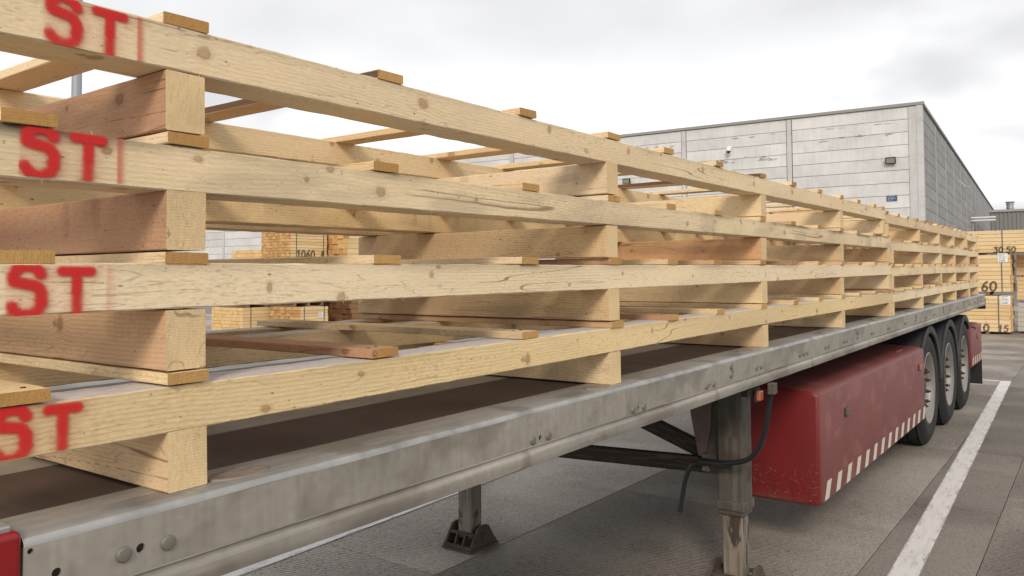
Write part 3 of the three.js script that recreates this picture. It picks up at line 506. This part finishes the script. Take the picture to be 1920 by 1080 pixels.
// ------------------------------------------------------------------ concrete warehouse
const concreteWall = (base, dirt, seed) => tex(1024, 1024, (d) => {
  for (let j = 0; j < 1024; j++) for (let i = 0; i < 1024; i++) {
    const u = i / 1024, v = j / 1024, m = fbm(u * 6 + seed, v * 6, 5, 6) - .5, st = fbm(u * 60, v * 5 + seed * 3, 3, 60) - .5, sp = lat(i, j) - .5, gr = sstep(.60, .74, fbm(u * 10, v * 26 + 3 + seed, 4, 10));
    let k = base * (1 +   .34 * m + .15 * st + .05 * sp) ; k += (base * .62 - k) * dirt * gr; const o = (j * 1024 + i) * 4; d[o] = enc(k * 1.0); d[o + 1] = enc(k * 1.005); d[o + 2] = enc(k * 1.0); d[o + 3] = 255;
  }
});
{
  const wh = thing('concrete_warehouse', 'large pale concrete panel warehouse rising behind the pallets', 'warehouse', [-7.5, 0, -47.4]);
  wh.rotation.y = .053;                                       // local +z faces the yard; local -x runs along the front, local -z along the side
  const HT = 10.66, PH = .685, BW = 6.42, LX = 76, LZ = 92;
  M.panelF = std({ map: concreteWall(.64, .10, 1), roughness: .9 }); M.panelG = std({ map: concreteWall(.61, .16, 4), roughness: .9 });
  M.panelShadeA = std({ map: concreteWall(.325, .12, 7), roughness: .92 }); M.panelShadeB = std({ map: concreteWall(.30, .2, 9), roughness: .92 });  // shade of the side wall put into a darker base than the front
  M.joint = std({ color: lin(.16, .155, .145), roughness: 1 }); M.column = std({ map: concreteWall(.55, .2, 12), roughness: .9 }); M.columnShade = std({ map: concreteWall(.43, .3, 13), roughness: .9 });  // side columns carry the same painted shade as the side panels
  part(wh, 'wall_core', merge([box(LX - .3, HT - .1, LZ - .3, -LX / 2 - .05, (HT - .1) / 2, -LZ / 2 - .05)]), M.joint);
  part(wh, 'roof_coping', merge([box(LX + .3, .16, .34, -LX / 2 + .05, HT + .02, .0), box(.34, .16, LZ, 0, HT + .02, -LZ / 2 - .17)]), std({ color: lin(.30, .29, .275), roughness: .8 }));
  const rnd = rngOf(61), variants = [], J = .019;
  const panelGeo = (len) => boxUV(new RoundedBoxGeometry(len, PH - J, .16, 1, .014), .17, rnd(), rnd());
  const vF = Array.from({ length: 7 }, () => panelGeo(BW - .34)), vS = Array.from({ length: 7 }, () => panelGeo(BW - .16).rotateY(Math.PI / 2));
  const rows = Math.floor(HT / PH);
  const restF = [], restS = [];
  for (let c = 0; c < 11; c++) for (let r = 0; r < rows; r++) {
    const x = -.42 - BW * (c + .5), y = HT - .07 - PH * (r + .5), g = vF[Math.floor(rnd() * 7)];
    if (r < 12) part(wh, 'wall_panel', g, rnd() < .5 ? M.panelF : M.panelG, [x, y, -.01 + .006 * (rnd() - .5)]); else restF.push(g.clone().translate(x, y, -.01));
  }
  for (let c = 0; c < 14; c++) for (let r = 0; r < rows; r++) {
    const z = -.5 - BW * (c + .5), y = HT - .07 - PH * (r + .5), g = vS[Math.floor(rnd() * 7)];
    if (c < 7 && r < 10) part(wh, 'wall_panel', g, rnd() < .5 ? M.panelShadeA : M.panelShadeB, [-.01 + .006 * (rnd() - .5), y, z]); else restS.push(g.clone().translate(-.01, y, z));
  }
  part(wh, 'lower_panels', merge(restF), M.panelF).userData.kind = 'stuff'; part(wh, 'far_panels', merge(restS), M.panelShadeA).userData.kind = 'stuff';
  for (let c = 0; c < 12; c++) part(wh, 'wall_column', boxUV(box(c ? .26 : .40, HT - .1, .20, -.375 - BW * c - (c ? .045 : 0), (HT - .1) / 2, .0), .17, c * .13), M.column);
  for (let c = 0; c < 9; c++) part(wh, 'wall_column', boxUV(box(.20, HT - .1, .12, .0, (HT - .1) / 2, -.5 - BW * c), .17, c * .13), M.columnShade);
  part(wh, 'corner_post', boxUV(box(.30, HT - .06, .30, -.02, (HT - .06) / 2, -.02), .17), M.column);
  // spalled dark stains along a joint, dirt runs below joints (wear with a shape of its own)
  const patchTex = (seed, thr) => tex(512, 64, (d) => { for (let j = 0; j < 64; j++) for (let i = 0; i < 512; i++) { const e = Math.min(i, 511 - i) / 256, ej = Math.min(j, 63 - j) / 32, a = sstep(thr, thr + .06, fbm(i * .022 + seed, j * .05 + seed, 4) - .25 * Math.exp(-e * 9) - .28 * Math.exp(-ej * 3)); const o = (j * 512 + i) * 4, k = .16 + .08 * lat(i, j); d[o] = enc(k); d[o + 1] = enc(k * .96); d[o + 2] = enc(k * .88); d[o + 3] = 105 * a; } });
  const stainA = std({ map: patchTex(3, .53), transparent: true, roughness: 1 }), stainB = std({ map: patchTex(11, .56), transparent: true, roughness: 1 }), stainC = std({ map: patchTex(23, .52), transparent: true, roughness: 1 });
  const stain = (mat, x, y, w, h) => part(wh, 'wall_stain', new THREE.PlaneGeometry(w, h), mat, [x, y, .0785]);
  stain(stainA, -9.6, 8.42, 5.2, .52); stain(stainB, -3.2, 9.15, 5.2, .34); stain(stainC, -2.6, 4.35, 4.6, .4); stain(stainB, -15.2, 9.65, 3.6, .35); stain(stainC, -9.2, 9.8, 5.4, .22); stain(stainA, -3.4, 9.78, 5.6, .16);
}
// fittings on the warehouse wall: positions along the front (metres left of the corner) and height
{
  const at = (s, y, out = .12) => { const c = Math.cos(.053), q = Math.sin(.053); return [-7.5 - s * c + out * q, y, -47.4 + s * q + out * c]; };
  const flood = (s, y, label) => { const f = thing('floodlight', label, 'floodlight', at(s, y), 'floodlights on the warehouse wall'); f.rotation.y = .053; const h = part(f, 'lamp_housing', rbox(.52, .36, .16, .03), M.black, [0, 0, .16]); h.rotation.x = .35; part(h, 'lamp_glass', rbox(.42, .26, .01, .004), std({ color: lin(.30, .28, .22), roughness: .25 }), [0, .01, .082]); part(f, 'wall_bracket', merge([box(.06, .06, .22, 0, -.02, .03), box(.2, .2, .03, 0, -.02, -.03)]), M.black); };
  flood(1.46, 7.70, 'black square floodlight on the wall near the warehouse corner'); flood(17.1, 7.66, 'black floodlight low on the wall seen under the top pallet beam');
  const cam = thing('security_camera', 'white dome security camera hanging on the warehouse wall', 'camera', at(10.32, 9.0)); cam.rotation.y = .053;
  part(cam, 'camera_arm', merge([new THREE.CylinderGeometry(.05, .05, .34, 12).rotateX(Math.PI / 2).translate(0, .24, .14), box(.2, .22, .04, 0, .24, -.02)]), M.white); part(cam, 'camera_body', new THREE.LatheGeometry([[0, .26], [.07, .26], [.13, .2], [.155, .08], [.155, 0], [.13, -.02]].map(([a, b]) => new THREE.Vector2(a, b)).reverse(), 20), M.white, [0, 0, .3]); part(cam, 'camera_dome', new THREE.SphereGeometry(.135, 20, 12, 0, Math.PI * 2, Math.PI / 2, Math.PI / 2), M.black, [0, -.01, .3]);
  const rnd = rngOf(8), plate = thing('wall_sign', 'small blue sign with pale lettering below the floodlight', 'sign', at(1.46, 5.66)); plate.rotation.y = .053;
  part(plate, 'sign_board', rbox(.52, .30, .03, .012), std({ color: lin(.028, .075, .19), roughness: .5 }));
  const mark = std({ color: lin(.36, .42, .52), roughness: .6 }); for (const [y, n] of [[.065, 5], [-.02, 6], [-.095, 4]]) for (let i = 0; i < n; i++) part(plate, 'sign_lettering', box(.045 + .02 * rnd(), .038, .004, -.18 + i * .072 + .01 * rnd(), y, .017), mark);
}
// grey corrugated shed beyond the side wall, with its flue and pipe rack
{
  const shed = thing('corrugated_shed', 'grey corrugated metal shed beyond the warehouse side wall', 'shed', [-8.2, 0, -88]);
  const pts = [], W = 34, n = 100; for (let i = 0; i <= n; i++) { const x = W * i / n; pts.push([x, 0], [x + .10, 0], [x + .14, .07], [x + .24, .07], [x + .28, 0]); }
  const sh = new THREE.Shape(); sh.moveTo(0, -.2); for (const [x, z] of pts) if (x <= W) sh.lineTo(x, z); sh.lineTo(W, -.2); sh.closePath();
  const clad = new THREE.ExtrudeGeometry(sh, { depth: 7.35, bevelEnabled: false }).rotateX(Math.PI / 2).translate(0, 7.35, 0);
  part(shed, 'cladding', clad, std({ color: lin(.235, .235, .228), roughness: .6, metalness: .1 }));
  part(shed, 'shed_body', box(W - .2, 7.3, 24, W / 2, 3.65, -12.3), std({ color: lin(.22, .22, .215), roughness: .8 }));
  part(shed, 'roof_trim', box(W + .2, .22, .3, W / 2, 7.42, .02), std({ color: lin(.36, .36, .355), roughness: .5 }));
  const flue = thing('roof_flue', 'stainless steel flue standing on the shed roof', 'flue', [-6.56, 7.52, -88.5]);
  part(flue, 'flue_pipe', new THREE.CylinderGeometry(.30, .30, .62, 20).translate(0, .31, 0), M.steelBar); part(flue, 'flue_cap', merge([new THREE.CylinderGeometry(.40, .36, .10, 20).translate(0, .70, 0), new THREE.CylinderGeometry(.34, .34, .06, 20).translate(0, .52, 0), new THREE.CylinderGeometry(.34, .34, .06, 20).translate(0, .14, 0)]), M.steelBar);
  const rack = thing('pipe_rack', 'white pipes on a bracket between warehouse and shed', 'pipes', [-9.3, 0, -86]);
  for (const y of [6.45, 6.72]) part(rack, 'pipe', new THREE.CylinderGeometry(.09, .09, 2.1, 12).rotateZ(Math.PI / 2), M.white, [.75, y, .3]);
  part(rack, 'rack_post', box(.14, 6.9, .14, -.05, 3.45, .1), M.steelBar); part(rack, 'rack_arm', merge([bar(V(0, 6.9, .2), V(1.7, 7.35, .2), .08, .08), bar(V(-.1, 7.3, .2), V(1.2, 7.3, .2), .05, .05)]), M.steelBar);
  const wl = thing('wall_lamp', 'curved wall lamp arm on the warehouse side wall', 'lamp', [-9.6, 8.7, -72]);
  part(wl, 'lamp_arm', tube([V(-.6, -.35, 0), V(-.3, .2, 0), V(.4, .35, 0), V(1.0, .05, 0), V(1.3, -.3, 0)], .045, 30), M.steelBar); part(wl, 'lamp_head', rbox(.42, .12, .22, .04, 1.35, -.36, 0), M.steelBar);
}
// tall lamp post seen between the pallets at the far left
{
  const [px, pz] = [-38.3, -18], lp = thing('lamp_post', 'tall grey lamp post in the sky behind the pallets at upper left', 'lamp post', [px, 0, pz]);
  part(lp, 'post', new THREE.CylinderGeometry(.17, .28, 20, 16).translate(0, 10, 0), std({ color: lin(.33, .36, .385), roughness: .5, metalness: .3 })); part(lp, 'crossarm', box(.14, .14, 3.2, 0, 20.05, 0), M.steelBar);
  for (const z of [-1.4, 1.4]) part(lp, 'lamp_head', rbox(.5, .2, .5, .05, .15, 20.1, z), M.black);
}

// ------------------------------------------------------------------ bundles of sawn boards
{
  const lw = (r, g, b) => wood(r, g, b, .0015);
  const LM = [lw(.92, .86, .74), lw(.88, .79, .64), lw(.95, .89, .79), lw(.84, .74, .57)], LE = [lw(.98, .90, .76), lw(.92, .80, .62), lw(1.0, .94, .82)], OE = [lw(.78, .62, .44), lw(.68, .51, .34), lw(.86, .71, .53), lw(.62, .45, .29)];
  const strap = std({ color: lin(.10, .11, .12), roughness: .5, metalness: .4 }), paper = std({ map: tex(64, 64, (d) => { for (let j = 0; j < 64; j++) for (let i = 0; i < 64; i++) { const row = Math.floor(j / 5), ink = (row % 2 === 1) && i > 6 && i < 56 - (lat(row, 3) * 22) && lat(Math.floor(i / 3), row) > .3, blk = j > 6 && j < 18 && i > 8 && i < 50 && lat(i, 9) > .5; const k = ink || blk ? .30 : .80, o = (j * 64 + i) * 4; d[o] = d[o + 1] = d[o + 2] = enc(k); d[o + 3] = 255; } }), roughness: .8 }), spacer = std({ color: lin(.20, .14, .09), roughness: .9 });
  // boards run along x (ends left/right) or along z; the bundle's base is at its near lower corner region centre
  function bundle({ x0, x1, y0, y1, t0, t1, along, rows, cols, label, group, ends = LE, sides = LM, seed, straps = [], tag1, writing, ragged = .012, lift = 0, wrap }) {
    const rnd = rngOf(seed), cx = (x0 + x1) / 2, cz = -(t0 + t1) / 2, b = thing('timber_bundle', label, 'timber bundle', [cx, y0 - lift, cz], group);
    const h = (y1 - y0) / rows, len = along === 'x' ? x1 - x0 : t1 - t0, dep = along === 'x' ? t1 - t0 : x1 - x0, w = dep / cols;
    const geos = Array.from({ length: 5 }, () => { const g = timber(len, h - .006, w - .003, { seg: 9, reg: 'clean', rnd, jit: .0008, ch: .003 }); if (along === 'z') g.rotateY(Math.PI / 2); return g; });
    const inner = [];
    for (let r = 0; r < rows; r++) for (let c = 0; c < cols; c++) {
      const off = (c + .5) * w - dep / 2, shift = (rnd() - .5) * 2 * ragged, px = along === 'x' ? shift : off, pz = along === 'x' ? -off : shift, sideM = sides[Math.floor(rnd() * sides.length)];
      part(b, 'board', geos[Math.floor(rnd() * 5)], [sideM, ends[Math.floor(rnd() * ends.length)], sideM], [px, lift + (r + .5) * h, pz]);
    }
    if (lift > .01) for (const f of [-.38, 0, .38]) part(b, 'spacer_block', along === 'x' ? box(.08, lift - .004, dep * .98, f * len, lift / 2, 0) : box(dep * .98, lift - .004, .08, 0, lift / 2, f * len), spacer);
    const H = y1 - y0, q = .004;
    for (const f of straps) part(b, 'strap', along === 'x' ? merge([box(.022, H + .01, q, f * len, lift + H / 2, dep / 2 + .004), box(.022, q, dep, f * len, lift + H + .004, 0)]) : merge([box(q, H + .01, .022, dep / 2 + .004, lift + H / 2, f * len), box(dep, q, .022, 0, lift + H + .004, f * len)]), strap);
    if (tag1) { const [f, y, s] = tag1; const g = new THREE.PlaneGeometry(s, s * 1.05); part(b, 'paper_label', along === 'x' ? g : g.rotateY(Math.PI / 2), paper, along === 'x' ? [f, y - y0 + lift, dep / 2 + .008] : [dep / 2 + .008, y - y0 + lift, f]); }
    for (const [strokes, w2, h2, x, y, r] of writing || []) { const t = print(strokes, w2, h2, 320, { radius: r * .8, soft: .010, color: [.03, .028, .026], grain: .9, seed }); const g = new THREE.PlaneGeometry(w2, h2); part(b, 'handwriting', along === 'x' ? g : g.rotateY(Math.PI / 2), decalMat(t), along === 'x' ? [x, y - y0 + lift, dep / 2 + .006] : [dep / 2 + .006, y - y0 + lift, x]); }
    return b;
  }
  const st = (p, r) => ({ p, r: r * .8, a: .9 });
  const D = {                                                // digits in a unit box 0..0.6 x 0..1
    0: [arc(.3, .5, .26, .46, 80, 440, 18)], 1: [[[.15, .8], [.32, .98], [.3, .02]]], 3: [[[.08, .9], [.5, .92], [.26, .58], ...arc(.26, .3, .26, .28, 80, -130, 9)]], 5: [[[.52, .95], [.16, .93], [.12, .55], ...arc(.26, .32, .27, .29, 100, -130, 9)]], 6: [[[.46, .98], [.2, .72], [.08, .36], ...arc(.3, .27, .22, .25, 170, 530, 14)]], 8: [arc(.3, .74, .18, .22, 0, 360, 12), arc(.3, .26, .24, .25, 0, 360, 12)],
  };
  const write = (str, h, r, slant = .08) => { const strokes = []; let x = .05; for (const ch of str) { if (ch === ' ') { x += .35 * h; continue; } for (const p of D[ch]) strokes.push(st(p.map(([a, b2]) => [x + a * h + slant * b2 * h, .04 + b2 * h]), r)); x += .74 * h; } return [strokes, x + .06, h + .10]; };
  const W = (str, h, r, x, y) => { const [s, w, hh] = write(str, h, r); return [s, w, hh, x, y, r]; };
  const tr = 23.9, trx = -1.80;
  // right-hand stack behind the trailer's tail: three bundles with their long faces towards the camera
  bundle({ x0: -6.1, x1: trx - .03, y0: .06, y1: .985, t0: tr, t1: tr + 1.1, along: 'x', rows: 9, cols: 6, label: 'bottom timber bundle of the right stack, marked in black near the ground', seed: 401, straps: [.44, -.2], tag1: [4.27 / 2 - .10, .875, .22], lift: .06, ragged: .02, writing: [W('10', .20, .022, 4.27 / 2 - .60, .165), W('15', .16, .016, 4.27 / 2 - .03 - .12, .165)] });
  bundle({ x0: -6.1, x1: trx, y0: 1.085, y1: 2.035, t0: tr, t1: tr + 1.1, along: 'x', rows: 9, cols: 6, label: 'middle timber bundle of the right stack, marked 160 in black', seed: 402, straps: [.455, -.2], tag1: [4.3 / 2 - .165, 1.955, .22], lift: .085, ragged: .02, writing: [W('160', .25, .026, 4.3 / 2 - .56, 1.235)] });
  bundle({ x0: -6.0, x1: .4, y0: 2.09, y1: 2.66, t0: tr + .03, t1: tr + 1.15, along: 'x', rows: 6, cols: 6, label: 'long pale top timber bundle of the right stack, marked 30 50 in black', seed: 403, straps: [.13, -.2], lift: .045, ragged: .015, writing: [W('30 50', .15, .017, 6.4 / 2 - .53 - 1.8 + .02, 2.175)] });
  // neighbouring stack at the right edge
  const t2 = tr + .7;
  bundle({ x0: -1.722, x1: 1.6, y0: .05, y1: .80, t0: t2, t1: t2 + 1.1, along: 'x', rows: 6, cols: 2, label: 'lowest bundle wrapped in pale sheet at the right edge of the photo', seed: 411, lift: .05, sides: [std({ color: lin(.50, .49, .47), roughness: .7 })], ends: [std({ color: lin(.46, .45, .43), roughness: .7 })] });
  bundle({ x0: -1.722, x1: 1.6, y0: .87, y1: 1.46, t0: t2, t1: t2 + 1.1, along: 'x', rows: 6, cols: 3, label: 'middle bundle of pale boards at the right edge of the photo', seed: 412, lift: .065 });
  bundle({ x0: -1.722, x1: 1.6, y0: 1.51, y1: 2.03, t0: t2, t1: t2 + 1.1, along: 'x', rows: 5, cols: 3, label: 'upper bundle of boards at the right edge under the long top bundle', seed: 413, lift: .05, straps: [-.38], sides: [lw(1.0, .90, .80), lw(.95, .80, .70)] });
  // stacks seen through the pallets on the left: board ends face the camera's left, long sides the trailer
  const A = { x0: -20.1, x1: -18.67, t0: 13.2, t1: 14.8, along: 'z' }, B = { x0: -18.52, x1: -17.27, t0: 14.0, t1: 14.95, along: 'z' }, C = { x0: -18.96, x1: -17.66, t0: 14.0, t1: 15.25, along: 'z' };
  bundle({ ...A, y0: .10, y1: .74, rows: 7, cols: 12, label: 'lower pale timber bundle with a white paper label, leftmost in the lower opening', seed: 421, straps: [.34, -.34], tag1: [-.42, .55, .17], lift: .10 });
  bundle({ ...A, y0: .86, y1: 1.55, rows: 7, cols: 8, label: 'pale timber bundle resting on spacers above the labelled lower bundle at left', seed: 422, straps: [.3, -.3], lift: .115 });
  bundle({ ...A, t0: 14.4, t1: 16.2, x0: -20.9, x1: -19.4, y0: 1.62, y1: 2.37, rows: 7, cols: 7, label: 'pale timber bundle at the top of the left stack in front of the warehouse wall', seed: 423, straps: [.25, -.3], lift: .07 });
  bundle({ ...B, y0: .08, y1: .75, rows: 8, cols: 9, label: 'lower reddish-ended timber bundle with a white label beside the second bearer', seed: 424, ends: OE, straps: [.36, -.36], tag1: [-.22, .52, .16], lift: .08, ragged: .03 });
  bundle({ ...C, y0: .86, y1: 1.66, rows: 10, cols: 12, label: 'orange-ended timber bundle directly above a dark spacer gap in the lower opening', seed: 425, ends: OE, straps: [.3, -.3], lift: .11, writing: [W('0 0', .12, .014, -.05, .93)] });
  bundle({ ...C, y0: 1.72, y1: 2.86, rows: 14, cols: 13, label: 'orange-ended timber bundle marked 1060 in black, upper opening', seed: 426, ends: OE, straps: [.36, -.4], lift: .06, writing: [W('1060', .22, .026, .12, 2.20), W('8', .14, .026, -.47, 2.22)] });
  bundle({ x0: -18.1, x1: -16.9, t0: 15.35, t1: 16.6, along: 'z', y0: 1.5, y1: 2.92, rows: 10, cols: 6, label: 'timber stacked on thin stickers behind the bundle marked 1060', seed: 427, ends: OE, lift: .1, ragged: .05 });
  bundle({ x0: -18.1, x1: -16.9, t0: 15.45, t1: 16.6, along: 'z', y0: .1, y1: 1.38, rows: 9, cols: 6, label: 'timber bundle coloured dark as painted shade beside the second bearer', seed: 428, ends: [lw(.22, .13, .08), lw(.16, .10, .06)], sides: [lw(.30, .2, .13)], lift: .1, ragged: .05 });  // dark colours stand in for the shadow in this gap
}

renderer.render(scene, camera);
